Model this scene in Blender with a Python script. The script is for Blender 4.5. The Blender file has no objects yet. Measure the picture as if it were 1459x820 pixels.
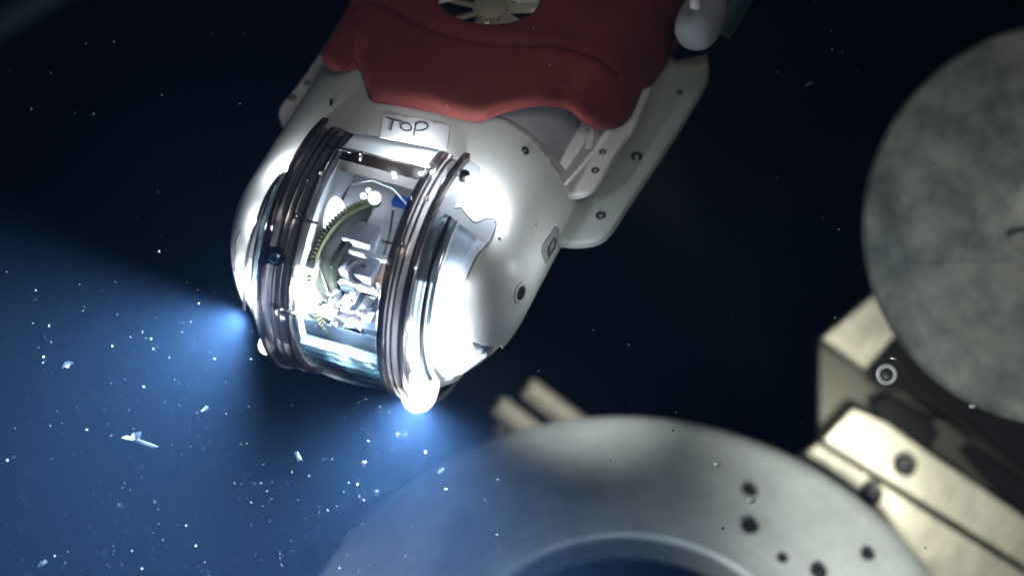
import bpy, bmesh, math, random
import numpy as np
from mathutils import Vector, Matrix
from mathutils.geometry import delaunay_2d_cdt
random.seed(7); rng = np.random.default_rng(7)
R = math.radians
SC = bpy.context.scene
COL = SC.collection
K = 0.0005                      # metres per working unit (half a millimetre)
D = 3500.0                      # camera distance in units
PITCH = R(52)
# view axes in the world: right, up-in-picture, towards the viewer
VI = np.array([1, 0, 0.]); VJ = np.array([0, math.sin(PITCH), math.cos(PITCH)]); VK = np.array([0, -math.cos(PITCH), math.sin(PITCH)])
VB = np.array([VI, VJ, VK])
def W(p): return np.asarray(p, float) @ VB * K          # view units -> world metres

# ---------------------------------------------------------------- camera, world, lamps
cam = bpy.data.cameras.new('camera'); co = bpy.data.objects.new('camera', cam); COL.objects.link(co)
cm = Matrix(VB.T.tolist()).to_4x4(); cm.translation = Vector(W((0, 0, D))); co.matrix_world = cm
cam.sensor_width = 36; cam.lens = 36 * D / 1459.0; cam.clip_start = 0.01; cam.clip_end = 60
cam.dof.use_dof = True; cam.dof.focus_distance = (D - 90) * K; cam.dof.aperture_fstop = cam.lens / 1000 / (58 * K)
SC.camera = co
world = bpy.data.worlds.new('World'); SC.world = world; world.use_nodes = True
bg = world.node_tree.nodes['Background']; bg.inputs[0].default_value = (0.35, 0.6, 1, 1); bg.inputs[1].default_value = 0.0008
SC.view_settings.view_transform = 'Standard'; SC.view_settings.look = 'None'; SC.view_settings.exposure = 0; SC.view_settings.gamma = 1
SC.render.engine = 'CYCLES'
cy = SC.cycles; cy.use_denoising = True; cy.max_bounces = 10; cy.transparent_max_bounces = 24; cy.volume_bounces = 0
cy.diffuse_bounces = 3; cy.glossy_bounces = 4; cy.transmission_bounces = 6; cy.caustics_reflective = False; cy.caustics_refractive = False
cy.filter_width = 1.9; cy.sample_clamp_indirect = 6; cy.sample_clamp_direct = 0

def lamp(name, kind, pos, look, power, color, **kw):
    l = bpy.data.lights.new(name, kind); l.energy = power; l.color = color
    for a, b in kw.items(): setattr(l, a, b)
    o = bpy.data.objects.new(name, l); COL.objects.link(o)
    p = Vector(W(pos)); o.location = p
    if look is not None: o.rotation_euler = (Vector(W(look)) - p).to_track_quat('-Z', 'Y').to_euler()
    return o
lamp('overhead_fill', 'SPOT', (300, 500, 3200), (0, 150, 0), 17, (1, .98, .94), spot_size=R(17), spot_blend=.5, shadow_soft_size=.16)  # added spot with its cone narrowed to the robot, keeping the water dark
lamp('area_fill', 'AREA', (-500, 1900, 2600), (100, -150, 0), 1.0, (.88, 1, 1), shape='RECTANGLE', size=.5, size_y=.35)  # added wide fill for the ring and background metal
lamp('machine_fill', 'SPOT', (650, -900, 2800), (800, -90, -780), 40, (1, .98, .88), spot_size=R(19.5), spot_blend=.45, shadow_soft_size=.08)  # added spot brightening the bracket and disc, no such lamp in view

lamp('ring_patch_fill', 'SPOT', (1000, -1300, 1500), (560, -400, -790), 150, (1, .95, .82), spot_size=R(9.5), spot_blend=.9, shadow_soft_size=.05)  # added narrow spot making the bright patch on the ring's right side
lamp('rod_fill', 'SPOT', (1100, 500, 2300), (85, -190, -1070), 120, (1, .97, .9), spot_size=R(6.2), spot_blend=.7, shadow_soft_size=.03)  # added narrow spot brightening the rods

# ---------------------------------------------------------------- materials
def mat(name, base=(.8, .8, .8), rough=.5, metal=0, noise=None, bump=None, spec=.5, emit=None, aniso=None, sss=0, coat=0):
    m = bpy.data.materials.new(name); m.use_nodes = True; nt = m.node_tree; N = nt.nodes; L = nt.links
    b = N['Principled BSDF']
    b.inputs['Base Color'].default_value = (*base, 1); b.inputs['Roughness'].default_value = rough
    b.inputs['Metallic'].default_value = metal; b.inputs['Specular IOR Level'].default_value = spec
    if coat: b.inputs['Coat Weight'].default_value = coat; b.inputs['Coat Roughness'].default_value = .08
    if sss: b.inputs['Subsurface Weight'].default_value = sss; b.inputs['Subsurface Scale'].default_value = .004; b.inputs['Subsurface Radius'].default_value = (1, .9, .8)
    tc = N.new('ShaderNodeTexCoord')
    if noise:                       # (scale, strength, second colour)
        n = N.new('ShaderNodeTexNoise'); n.inputs['Scale'].default_value = noise[0]; n.inputs['Detail'].default_value = 8; n.inputs['Roughness'].default_value = .62
        L.new(tc.outputs['Object'], n.inputs['Vector'])
        r = N.new('ShaderNodeValToRGB'); r.color_ramp.elements[0].position = .35; r.color_ramp.elements[1].position = .7
        r.color_ramp.elements[0].color = (*base, 1); r.color_ramp.elements[1].color = (*[base[i] * (1 - noise[1]) + noise[2][i] * noise[1] for i in range(3)], 1)
        L.new(n.outputs['Fac'], r.inputs['Fac']); L.new(r.outputs['Color'], b.inputs['Base Color'])
        mr = N.new('ShaderNodeMapRange'); mr.inputs['To Min'].default_value = rough * .8; mr.inputs['To Max'].default_value = min(1, rough * 1.25)
        L.new(n.outputs['Fac'], mr.inputs['Value']); L.new(mr.outputs[0], b.inputs['Roughness'])
    if bump:                        # (scale, distance)
        n2 = N.new('ShaderNodeTexNoise'); n2.inputs['Scale'].default_value = bump[0]; n2.inputs['Detail'].default_value = 6
        L.new(tc.outputs['Object'], n2.inputs['Vector'])
        bp = N.new('ShaderNodeBump'); bp.inputs['Strength'].default_value = .6; bp.inputs['Distance'].default_value = bump[1]
        L.new(n2.outputs['Fac'], bp.inputs['Height']); L.new(bp.outputs['Normal'], b.inputs['Normal'])
    if aniso:
        b.inputs['Anisotropic'].default_value = aniso
        t = N.new('ShaderNodeTangent'); t.direction_type = 'RADIAL'; t.axis = 'Z'; L.new(t.outputs[0], b.inputs['Tangent'])
    if emit:
        b.inputs['Emission Color'].default_value = (*emit[0], 1); b.inputs['Emission Strength'].default_value = emit[1]
    return m
def translucent(m, w, col):
    nt = m.node_tree; N = nt.nodes; L = nt.links; b = N['Principled BSDF']; t = N.new('ShaderNodeBsdfTranslucent'); t.inputs[0].default_value = (*col, 1)
    x = N.new('ShaderNodeMixShader'); x.inputs[0].default_value = w; L.new(b.outputs[0], x.inputs[1]); L.new(t.outputs[0], x.inputs[2]); L.new(x.outputs[0], N['Material Output'].inputs['Surface']); return m
def clear(name, tint=(1, 1, 1), gloss=.12, rough=.03, body=0, bodycol=(.8, .8, .8), glosscol=(1, 1, 1)):
    """thin transparent plastic: see-through, fresnel reflections, a little milky body"""
    m = bpy.data.materials.new(name); m.use_nodes = True; nt = m.node_tree; N = nt.nodes; L = nt.links
    out = N['Material Output']; N.remove(N['Principled BSDF'])
    t = N.new('ShaderNodeBsdfTransparent'); t.inputs[0].default_value = (*tint, 1)
    d = N.new('ShaderNodeBsdfDiffuse'); d.inputs[0].default_value = (*bodycol, 1)
    g = N.new('ShaderNodeBsdfGlossy'); g.inputs[0].default_value = (*glosscol, 1); g.inputs['Roughness'].default_value = rough
    lw = N.new('ShaderNodeLayerWeight'); lw.inputs[0].default_value = .35
    mr = N.new('ShaderNodeMapRange'); mr.inputs['To Min'].default_value = gloss; mr.inputs['To Max'].default_value = min(1, gloss + .6)
    L.new(lw.outputs['Facing'], mr.inputs['Value'])
    a = N.new('ShaderNodeMixShader'); a.inputs[0].default_value = body; L.new(t.outputs[0], a.inputs[1]); L.new(d.outputs[0], a.inputs[2])
    b = N.new('ShaderNodeMixShader'); L.new(mr.outputs[0], b.inputs[0]); L.new(a.outputs[0], b.inputs[1]); L.new(g.outputs[0], b.inputs[2])
    L.new(b.outputs[0], out.inputs['Surface'])
    return m
M = {
 'shell': mat('white_plastic', (.86, .86, .83), .4, noise=(22, .6, (.7, .67, .6)), bump=(260, .00012), sss=.15),
 'rear': mat('grey_plastic', (.42, .43, .45), .5, noise=(10, .4, (.3, .31, .34)), bump=(200, .0001)),
 'flange': mat('nylon_plate', (.5, .53, .5), .5, noise=(9, .5, (.38, .42, .4)), bump=(180, .0001), sss=.2),
 'tab': mat('white_nylon', (.66, .64, .62), .5, noise=(12, .4, (.52, .5, .48)), bump=(180, .0001)),
 'pale_strip': mat('strip_white', (.86, .86, .87), .35),
 'ink': mat('black_marker', (.03, .03, .05), .5),
 'red': mat('red_rubber', (.27, .05, .038), .75, noise=(16, .8, (.16, .032, .026)), bump=(420, .0005)),
 'seam': mat('dark_crease', (.06, .008, .008), .7),
 'cream': mat('cream_plastic', (.45, .4, .3), .5, noise=(30, .5, (.3, .25, .18))),
 'screw': mat('dark_steel', (.12, .12, .12), .3, .8),
 'hole': mat('black_plastic', (.012, .012, .014), .4),
 'steel': mat('bright_steel', (.8, .78, .75), .18, 1),
 'hoop': None,
 'web': clear('smoked_web', (.7, .68, .68), .16, .1, .08, (.3, .27, .25), (1, .92, .86)),
 'wire': mat('bright_wire', (.6, .52, .47), .22, 1),
 'glass': clear('clear_acrylic', (.97, .99, 1), .03, .02),
 'cover': clear('clear_lamp_cover', (.95, .98, 1), .05, .06, .06, (.8, .9, 1)),
 'reflector': mat('polished_reflector', (.8, .82, .85), .16, .9, bump=(40, .0008)),
 'white_in': mat('white_inner_plastic', (.75, .77, .8), .45, noise=(40, .4, (.5, .55, .6))),
 'olive': mat('olive_brass', (.12, .12, .05), .35, .5, noise=(30, .6, (.14, .15, .09))),
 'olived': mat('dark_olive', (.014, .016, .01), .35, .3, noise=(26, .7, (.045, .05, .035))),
 'lav': mat('lavender_plastic', (.4, .41, .5), .25, noise=(30, .5, (.25, .26, .34))),
 'board': mat('circuit_board', (.03, .045, .07), .4, noise=(60, .5, (.12, .15, .2))),
 'blue': mat('blue_plastic', (.02, .1, .5), .35),
 'brown': mat('dark_brown_seal', (.025, .016, .014), .35, noise=(30, .5, (.1, .06, .04))),
 'rib': clear('translucent_rib', (.62, .74, .78), .16, .12, .35, (.35, .48, .52)),
 'led': mat('lamp_light', (1, 1, 1), .5, emit=((.86, .94, 1), 14)),
 'ledsoft': mat('lamp_diffuser', (1, 1, 1), .5, emit=((.82, .92, 1), 2.6)),
 'alu': mat('turned_aluminium', (.8, .92, .94), .4, .35, noise=(9, .7, (.68, .76, .76)), bump=(45, .0005), aniso=.85),
 'disc': mat('dull_aluminium', (.2, .24, .235), .55, .3, noise=(13, .9, (.36, .36, .3)), bump=(25, .0008)),
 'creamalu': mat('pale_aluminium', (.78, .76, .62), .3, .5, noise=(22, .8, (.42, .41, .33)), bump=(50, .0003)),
 'shadealu': mat('shaded_aluminium', (.085, .085, .066), .5, .4, noise=(8, .5, (.08, .085, .075))),  # darker copy of the pale aluminium, shade put into its base colour
 'slot': mat('flat_black', (.005, .006, .007), .45, 0, spec=.15, noise=(6, .6, (.012, .014, .014))),  # bracket recess shade put into near-black base colour; also colours the lamp cover seals
 'bolt': mat('dark_bolt', (.045, .05, .055), .45, .6),
 'flake': mat('pale_flake', (.09, .115, .135), .6, bump=(900, .0004)),
 'speck': mat('speck', (.07, .085, .1), .5),
 'bubble': mat('air_bubble_skin', (.62, .66, .66), .2, .1),
 'discb': mat('scuffed_aluminium', (.21, .245, .235), .55, .3, noise=(15, .9, (.37, .36, .3)), bump=(25, .0008)),
 'floor': mat('dark_pool_floor', (.003, .004, .006), .9, spec=.1, noise=(2, .5, (.003, .004, .006))),
 'teal': mat('dull_teal', (.02, .06, .055), .6),
}
def hoopmat():
    m = bpy.data.materials.new('smoked_hoop'); m.use_nodes = True; nt = m.node_tree; N = nt.nodes; L = nt.links
    out = N['Material Output']; b = N['Principled BSDF']; b.inputs['Metallic'].default_value = .9; b.inputs['Roughness'].default_value = .2
    tc = N.new('ShaderNodeTexCoord'); mp = N.new('ShaderNodeMapping'); mp.inputs['Scale'].default_value = (7, 1300, 7)
    n = N.new('ShaderNodeTexNoise'); n.inputs['Scale'].default_value = 1; n.inputs['Detail'].default_value = 4
    L.new(tc.outputs['Object'], mp.inputs[0]); L.new(mp.outputs[0], n.inputs['Vector'])
    r = N.new('ShaderNodeValToRGB'); r.color_ramp.elements[0].color = (.03, .031, .037, 1); r.color_ramp.elements[1].color = (.62, .58, .56, 1)  # bright streaks in the ramp stand in for highlights along the hoop
    r.color_ramp.elements[0].position = .4; r.color_ramp.elements[1].position = .78; n.inputs['Roughness'].default_value = .7
    L.new(n.outputs['Fac'], r.inputs['Fac']); L.new(r.outputs['Color'], b.inputs['Base Color'])
    bp = N.new('ShaderNodeBump'); bp.inputs['Distance'].default_value = .00018; bp.inputs['Strength'].default_value = .5
    L.new(n.outputs['Fac'], bp.inputs['Height']); L.new(bp.outputs[0], b.inputs['Normal'])
    t = N.new('ShaderNodeBsdfTransparent'); t.inputs[0].default_value = (.6, .55, .55, 1)
    mx = N.new('ShaderNodeMixShader'); mx.inputs[0].default_value = .34
    L.new(b.outputs[0], mx.inputs[1]); L.new(t.outputs[0], mx.inputs[2]); L.new(mx.outputs[0], out.inputs['Surface'])
    return m
M['hoop'] = hoopmat()
def turned(m, axis, scale=260, depth=.00012, stain=.45, ringy=.55):
    """concentric tool marks and blotchy stains on top of a metal's own colour"""
    nt = m.node_tree; N = nt.nodes; L = nt.links; b = N['Principled BSDF']; tc = N.new('ShaderNodeTexCoord')
    vm = N.new('ShaderNodeVectorMath'); vm.operation = 'CROSS_PRODUCT'; vm.inputs[1].default_value = axis; L.new(tc.outputs['Object'], vm.inputs[0])
    ln = N.new('ShaderNodeVectorMath'); ln.operation = 'LENGTH'; L.new(vm.outputs[0], ln.inputs[0])
    n = N.new('ShaderNodeTexNoise'); n.noise_dimensions = '1D'; n.inputs['Scale'].default_value = scale; n.inputs['Detail'].default_value = 5; n.inputs['Roughness'].default_value = .7; L.new(ln.outputs['Value'], n.inputs['W'])
    n2 = N.new('ShaderNodeTexNoise'); n2.inputs['Scale'].default_value = 26; n2.inputs['Detail'].default_value = 9; n2.inputs['Roughness'].default_value = .72; L.new(tc.outputs['Object'], n2.inputs['Vector'])
    ad = N.new('ShaderNodeMath'); ad.operation = 'MULTIPLY_ADD'; ad.inputs[1].default_value = ringy; L.new(n.outputs['Fac'], ad.inputs[0]); 
    ml = N.new('ShaderNodeMath'); ml.operation = 'MULTIPLY'; ml.inputs[1].default_value = 1 - ringy; L.new(n2.outputs['Fac'], ml.inputs[0]); L.new(ml.outputs[0], ad.inputs[2])
    cr = N.new('ShaderNodeMapRange'); cr.inputs['From Min'].default_value = .36; cr.inputs['From Max'].default_value = .62; cr.inputs['To Min'].default_value = 1 - stain; cr.inputs['To Max'].default_value = 1.15; L.new(ad.outputs[0], cr.inputs['Value'])
    src = b.inputs['Base Color'].links[0].from_socket; mx = N.new('ShaderNodeVectorMath'); mx.operation = 'SCALE'; L.new(src, mx.inputs[0]); L.new(cr.outputs[0], mx.inputs['Scale']); L.new(mx.outputs[0], b.inputs['Base Color'])
    bp = N.new('ShaderNodeBump'); bp.inputs['Distance'].default_value = depth; bp.inputs['Strength'].default_value = .7; L.new(n.outputs['Fac'], bp.inputs['Height'])
    old = b.inputs['Normal'].links
    if old: L.new(old[0].from_socket, bp.inputs['Normal'])
    L.new(bp.outputs[0], b.inputs['Normal'])
turned(M['alu'], (0, 0, 1), 200, .00006, .16, .35); turned(M['disc'], (0, 0, 1), 60, .00003, .5, .1); turned(M['discb'], (0, 0, 1), 40, .00003, .5, .1); turned(M['creamalu'], (.5, .6, .6), 300, .00008, .35)
translucent(M['flake'], .5, (.3, .38, .45)); translucent(M['shell'], .3, (.85, .85, .8)); translucent(M['flange'], .2, (.6, .65, .6))

# ---------------------------------------------------------------- object helpers
def tag(o, label=None, cat=None, group=None, kind=None):
    if label: o['label'] = label
    if cat: o['category'] = cat
    if group: o['group'] = group
    if kind: o['kind'] = kind
    return o
def obj(name, verts, faces, m, parent=None, smooth=True, label=None):
    me = bpy.data.meshes.new(name); me.from_pydata([tuple(v) for v in np.asarray(verts, float)], [], [tuple(int(i) for i in f) for f in faces]); me.validate()
    bm = bmesh.new(); bm.from_mesh(me); bmesh.ops.recalc_face_normals(bm, faces=bm.faces); bm.to_mesh(me); bm.free()
    me.materials.append(M[m] if isinstance(m, str) else m)
    if smooth:
        me.polygons.foreach_set('use_smooth', [True] * len(me.polygons)); me.set_sharp_from_angle(angle=R(38))
    o = bpy.data.objects.new(name, me); COL.objects.link(o)
    if parent: o.parent = parent
    if label: o['label'] = label
    return o
class MB:
    def __init__(s): s.v = []; s.f = []
    def add(s, v, f):
        n = len(s.v); s.v.extend([np.asarray(p, float) for p in v]); s.f.extend([tuple(i + n for i in q) for q in f]); return s
    def box(s, c, size, axes=np.eye(3), bev=0):
        c = np.asarray(c, float); h = np.asarray(size, float) / 2; ax = np.asarray(axes)
        if not bev: bev = min(h) * .18
        bm = bmesh.new(); bmesh.ops.create_cube(bm, size=2)
        for v in bm.verts: v.co = Vector((v.co.x * h[0], v.co.y * h[1], v.co.z * h[2]))
        bmesh.ops.bevel(bm, geom=bm.edges[:], offset=bev, segments=2, affect='EDGES', profile=.5)
        bm.verts.index_update()
        v = [c + np.array(x.co) @ ax for x in bm.verts]; f = [[q.index for q in x.verts] for x in bm.faces]; bm.free()
        return s.add(v, f)
    def tube(s, pts, r, n=8, cap=True):
        pts = [np.asarray(p, float) for p in pts]; rr = r if hasattr(r, '__len__') else [r] * len(pts)
        t0 = pts[1] - pts[0]; t0 /= np.linalg.norm(t0); a = np.cross(t0, (0, 0, 1.)); 
        if np.linalg.norm(a) < .1: a = np.cross(t0, (0, 1., 0))
        a /= np.linalg.norm(a); V = []; Fc = []
        for i, p in enumerate(pts):
            t = pts[min(i + 1, len(pts) - 1)] - pts[max(i - 1, 0)]; t /= np.linalg.norm(t) + 1e-12
            a = a - t * a.dot(t); a /= np.linalg.norm(a); b = np.cross(t, a)
            for k in range(n):
                w = 2 * math.pi * k / n; V.append(p + rr[i] * (a * math.cos(w) + b * math.sin(w)))
        for i in range(len(pts) - 1):
            for k in range(n):
                q = (k + 1) % n; Fc.append((i * n + k, i * n + q, (i + 1) * n + q, (i + 1) * n + k))
        if cap: Fc.append(tuple(range(n))); Fc.append(tuple(range((len(pts) - 1) * n, len(pts) * n)))
        return s.add(V, Fc)
    def lathe(s, prof, c, ax, n=32, cap=True):
        """prof: (radius, height along ax)"""
        c = np.asarray(c, float); ax = np.asarray(ax, float); ax = ax / np.linalg.norm(ax)
        a = np.cross(ax, (0, 0, 1.)); a = np.cross(ax, (1., 0, 0)) if np.linalg.norm(a) < .1 else a
        a /= np.linalg.norm(a); b = np.cross(ax, a); V = []; Fc = []
        for r, h in prof:
            for k in range(n):
                w = 2 * math.pi * k / n; V.append(c + ax * h + r * (a * math.cos(w) + b * math.sin(w)))
        for i in range(len(prof) - 1):
            for k in range(n):
                q = (k + 1) % n; Fc.append((i * n + k, i * n + q, (i + 1) * n + q, (i + 1) * n + k))
        if cap:
            if prof[0][0] > 0: Fc.append(tuple(range(n)))
            if prof[-1][0] > 0: Fc.append(tuple(range((len(prof) - 1) * n, len(prof) * n)))
        return s.add(V, Fc)
    def build(s, name, m, parent=None, smooth=True, label=None): return obj(name, np.array(s.v) * K, s.f, m, parent, smooth, label)

# ---------------------------------------------------------------- robot frame
Lh = np.array([.92, -.25, .30]); Lh /= np.linalg.norm(Lh)
F = np.array([-.384, -.72, .578]); F -= F.dot(Lh) * Lh; F /= np.linalg.norm(F)
Zh = np.cross(F, Lh); RB = np.array([F, Lh, Zh])           # rows: forward, left, up in view axes
C0 = np.array([549 - 729.5, 410 - 364, 0.])
robot = bpy.data.objects.new('underwater_robot', None); COL.objects.link(robot); robot.empty_display_size = .02
mm = Matrix((VB.T @ RB.T).tolist()).to_4x4(); mm.translation = Vector(W(C0)); robot.matrix_world = mm
tag(robot, 'white underwater robot with red rubber cover, clear drum nose and two blazing lamps', 'underwater robot')
camL = RB @ (np.array([0, 0, D]) - C0)                       # the camera as seen from the robot
def ray(px, py): return RB @ np.array([px - 729.5, 410 - py, -D])
def plane(ax, v):
    n = np.zeros(3); n[ax] = 1
    def s(px, py):
        d = ray(px, py); return camL + d * (v - camL[ax]) / d[ax], n
    return s
def atk(px, py, k):                                          # robot-local point seen at a pixel, k units in front of the target plane
    s = (D - k) / D; return RB @ (np.array([(px - 729.5) * s, (410 - py) * s, k]) - C0)
TS = np.linspace(.80, 1.25, 900)
def body(Wd, H, p, l0=-2, tail=-900, fallback=0):
    """first hit of a sight line with a capsule body: drum nose round the L axis, superelliptic tube behind"""
    def g(P):
        rho = np.hypot(P[..., 2], np.maximum(P[..., 0], 0)); return (np.abs(P[..., 1] - l0) / Wd) ** p + (rho / H) ** p
    fb = plane(2, fallback)
    def s(px, py):
        d = ray(px, py); P = camL + TS[:, None] * d; v = g(P); idx = np.nonzero(v < 1)[0]
        if len(idx) == 0:
            i = v.argmin(); q = P[i]
        else:
            lo, hi = TS[max(idx[0] - 1, 0)], TS[idx[0]]
            for _ in range(20):
                mid = (lo + hi) / 2
                if g(camL + mid * d) < 1: hi = mid
                else: lo = mid
            q = camL + hi * d
        e = .5; n = np.array([g(q + np.eye(3)[j] * e) - g(q - np.eye(3)[j] * e) for j in range(3)]); n /= np.linalg.norm(n) + 1e-12
        return q, n
    return s
def densify(poly, step, closed=True):
    out = []; n = len(poly)
    for i in range(n if closed else n - 1):
        a = np.array(poly[i], float); b = np.array(poly[(i + 1) % n], float); k = max(1, int(np.linalg.norm(b - a) / step))
        for j in range(k): out.append(a + (b - a) * j / k)
    if not closed: out.append(np.array(poly[-1], float))
    return out
def spline(pts, n=6, closed=False):
    P = [np.array(p, float) for p in pts]; m = len(P); out = []
    for i in range(m if closed else m - 1):
        p1, p2 = P[i], P[(i + 1) % m]
        p0 = P[(i - 1) % m] if closed or i > 0 else p1; p3 = P[(i + 2) % m] if closed or i < m - 2 else p2
        for j in range(n):
            t = j / n; out.append(.5 * ((2 * p1) + (-p0 + p2) * t + (2 * p0 - 5 * p1 + 4 * p2 - p3) * t * t + (-p0 + 3 * p1 - 3 * p2 + p3) * t ** 3))
    if not closed: out.append(P[-1])
    return out
def inside(P, poly):
    poly = np.asarray(poly); x, y = P[:, 0], P[:, 1]; r = np.zeros(len(P), bool); j = len(poly) - 1
    for i in range(len(poly)):
        xi, yi = poly[i]; xj, yj = poly[j]
        c = ((yi > y) != (yj > y)) & (x < (xj - xi) * (y - yi) / (yj - yi + 1e-12) + xi); r ^= c; j = i
    return r
def dist(P, line, closed=True):
    A = np.asarray(line); B = np.roll(A, -1, 0) if closed else A[1:]; A = A if closed else A[:-1]
    d = np.full(len(P), 1e9)
    for a, b in zip(A, B):
        ab = b - a; t = np.clip(((P - a) @ ab) / (ab @ ab + 1e-12), 0, 1); d = np.minimum(d, np.linalg.norm(P - a - t[:, None] * ab, axis=1))
    return d
def drape(name, outline, surf, thick, m, parent, lift=lambda P: 0 * P[:, 0], rnd=6, step=8, holes=(), lines=(), smooth=True, label=None, round_h=None):
    """a sheet with real thickness laid on a surface: outline in picture pixels, thickness below it, rounded rim"""
    out = [np.array(p) for p in densify(outline, step)]; hs = [densify(h, step) for h in holes]
    B = list(out); E = [(i, (i + 1) % len(out)) for i in range(len(out))]
    for h in hs:
        o = len(B); B += h; E += [(o + i, o + (i + 1) % len(h)) for i in range(len(h))]
    nb = len(B); A = np.array(B); x0, y0 = A.min(0); x1, y1 = A.max(0)
    G = np.array([(x + (step / 2 if int((y - y0) / step) % 2 else 0), y) for y in np.arange(y0, y1, step) for x in np.arange(x0, x1, step)])
    ok = inside(G, np.array(out)); db = dist(G, np.array(out))
    for h in hs: ok &= ~inside(G, np.array(h)); db = np.minimum(db, dist(G, np.array(h)))
    G = G[ok & (db > step * .45)]
    rim = []
    if rnd:
        for loop, sg in [(out, 1)] + [(h, 1) for h in hs]:
            Lp = np.array(loop); t = np.roll(Lp, -1, 0) - np.roll(Lp, 1, 0); t /= np.linalg.norm(t, axis=1)[:, None] + 1e-9; nn = np.c_[-t[:, 1], t[:, 0]]
            for w in (.15, .5, 1):
                for s in (1, -1): rim.append(Lp + nn * s * w * rnd)
        rim = np.vstack(rim); ok = inside(rim, np.array(out)); db = dist(rim, np.array(out))
        for h in hs: ok &= ~inside(rim, np.array(h)); db = np.minimum(db, dist(rim, np.array(h)))
        rim = rim[ok & (db > rnd * .12)]
    pts = list(A) + list(G) + list(rim)
    for l in lines:
        q = np.array(densify(l, 4, False)); t = np.gradient(q, axis=0); t /= np.linalg.norm(t, axis=1)[:, None]; nn = np.c_[-t[:, 1], t[:, 0]]
        for s in (-3.2, -1.3, 0, 1.3, 3.2): pts += list(q + nn * s)
    pts = np.array(pts)
    v2, e2, f2, ov, oe, of = delaunay_2d_cdt([Vector(p) for p in pts], E, [], 0, 1e-4)
    P = np.array([tuple(v) for v in v2]); Fc = []
    cent = np.array([P[list(f)].mean(0) for f in f2]); ok = inside(cent, np.array(out))
    for h in hs: ok &= ~inside(cent, np.array(h))
    Fc = [tuple(f) for f, k in zip(f2, ok) if k]
    d = dist(P, np.array(out))
    for h in hs: d = np.minimum(d, dist(P, np.array(h)))
    rh = thick * .6 if round_h is None else round_h
    up = lift(P) + (rh * (np.sqrt(np.clip(1 - (1 - np.clip(d / rnd, 0, 1)) ** 2, 0, 1)) - 1) if rnd else 0)
    top = []; bot = []
    for (x, y), u in zip(P, up):
        q, n = surf(x, y); top.append(q + n * u); bot.append(q - n * thick)
    n = len(P); V = top + bot; cnt = {}
    for f in Fc:
        for a, b in zip(f, f[1:] + f[:1]): cnt[(a, b)] = 1
    side = [(a, b, b + n, a + n) for (a, b) in cnt if (b, a) not in cnt]
    FF = Fc + [tuple(i + n for i in reversed(f)) for f in Fc] + side
    return obj(name, np.array(V) * K, FF, m, parent, smooth, label)
def drum_pt(th, r, l): a = R(th - 52.7 + 0.0) ; return np.array([r * math.sin(a), l, r * math.cos(a)])
TH0 = math.degrees(math.atan2(F @ np.array([.262, .965, 0]), Zh @ np.array([.262, .965, 0])))
def revolve(name, prof, t0, t1, m, parent, n=64, label=None, closed=True):
    """closed (l, r) profile swept round the drum's axis, angles measured from the picture's up"""
    V = []; Fc = []; q = len(prof); full = (t1 - t0) >= 360
    for i in range(n + (0 if full else 1)):
        th = t0 + (t1 - t0) * i / n
        for l, r in prof: V.append(drum_pt(th, r, l))
    rows = n if full else n + 1
    for i in range(n):
        for j in range(q if closed else q - 1):
            a = i * q + j; b = i * q + (j + 1) % q; c = ((i + 1) % rows) * q + (j + 1) % q; d = ((i + 1) % rows) * q + j; Fc.append((a, b, c, d))
    if closed and not full: Fc.append(tuple(range(q))); Fc.append(tuple(range(n * q, n * q + q)))
    return obj(name, np.array(V) * K, Fc, m, parent, True, label)
def child(ob, parent):
    return ob

# ---------------------------------------------------------------- setting
def slab(name, c, size, m, kind='structure'):
    b = MB().box((0, 0, 0), size, bev=.001 / K * 0 + 1); o = b.build(name, m); o.location = Vector(c) * K; return tag(o, kind=kind)
slab('pool_floor', (0, 0, -1500), (9000, 9000, 60), 'floor')
hz = bpy.data.meshes.new('haze'); bm = bmesh.new(); bmesh.ops.create_cube(bm, size=1)
for v in bm.verts: v.co = Vector((v.co.x * 6.5, v.co.y * 6.5, v.co.z * 3.6 - .2))
bm.to_mesh(hz); bm.free(); ho = bpy.data.objects.new('haze', hz); COL.objects.link(ho); tag(ho, kind='stuff')
ho['label'] = 'clear blue water filling the pool around the robot'
hm = bpy.data.materials.new('water_haze'); hm.use_nodes = True; nt = hm.node_tree; nt.nodes.remove(nt.nodes['Principled BSDF'])
pv = nt.nodes.new('ShaderNodeVolumePrincipled'); pv.inputs['Color'].default_value = (.2, .44, .98, 1); pv.inputs['Density'].default_value = .022; pv.inputs['Anisotropy'].default_value = .1
nt.links.new(pv.outputs[0], nt.nodes['Material Output'].inputs['Volume']); hz.materials.append(hm)

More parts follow.
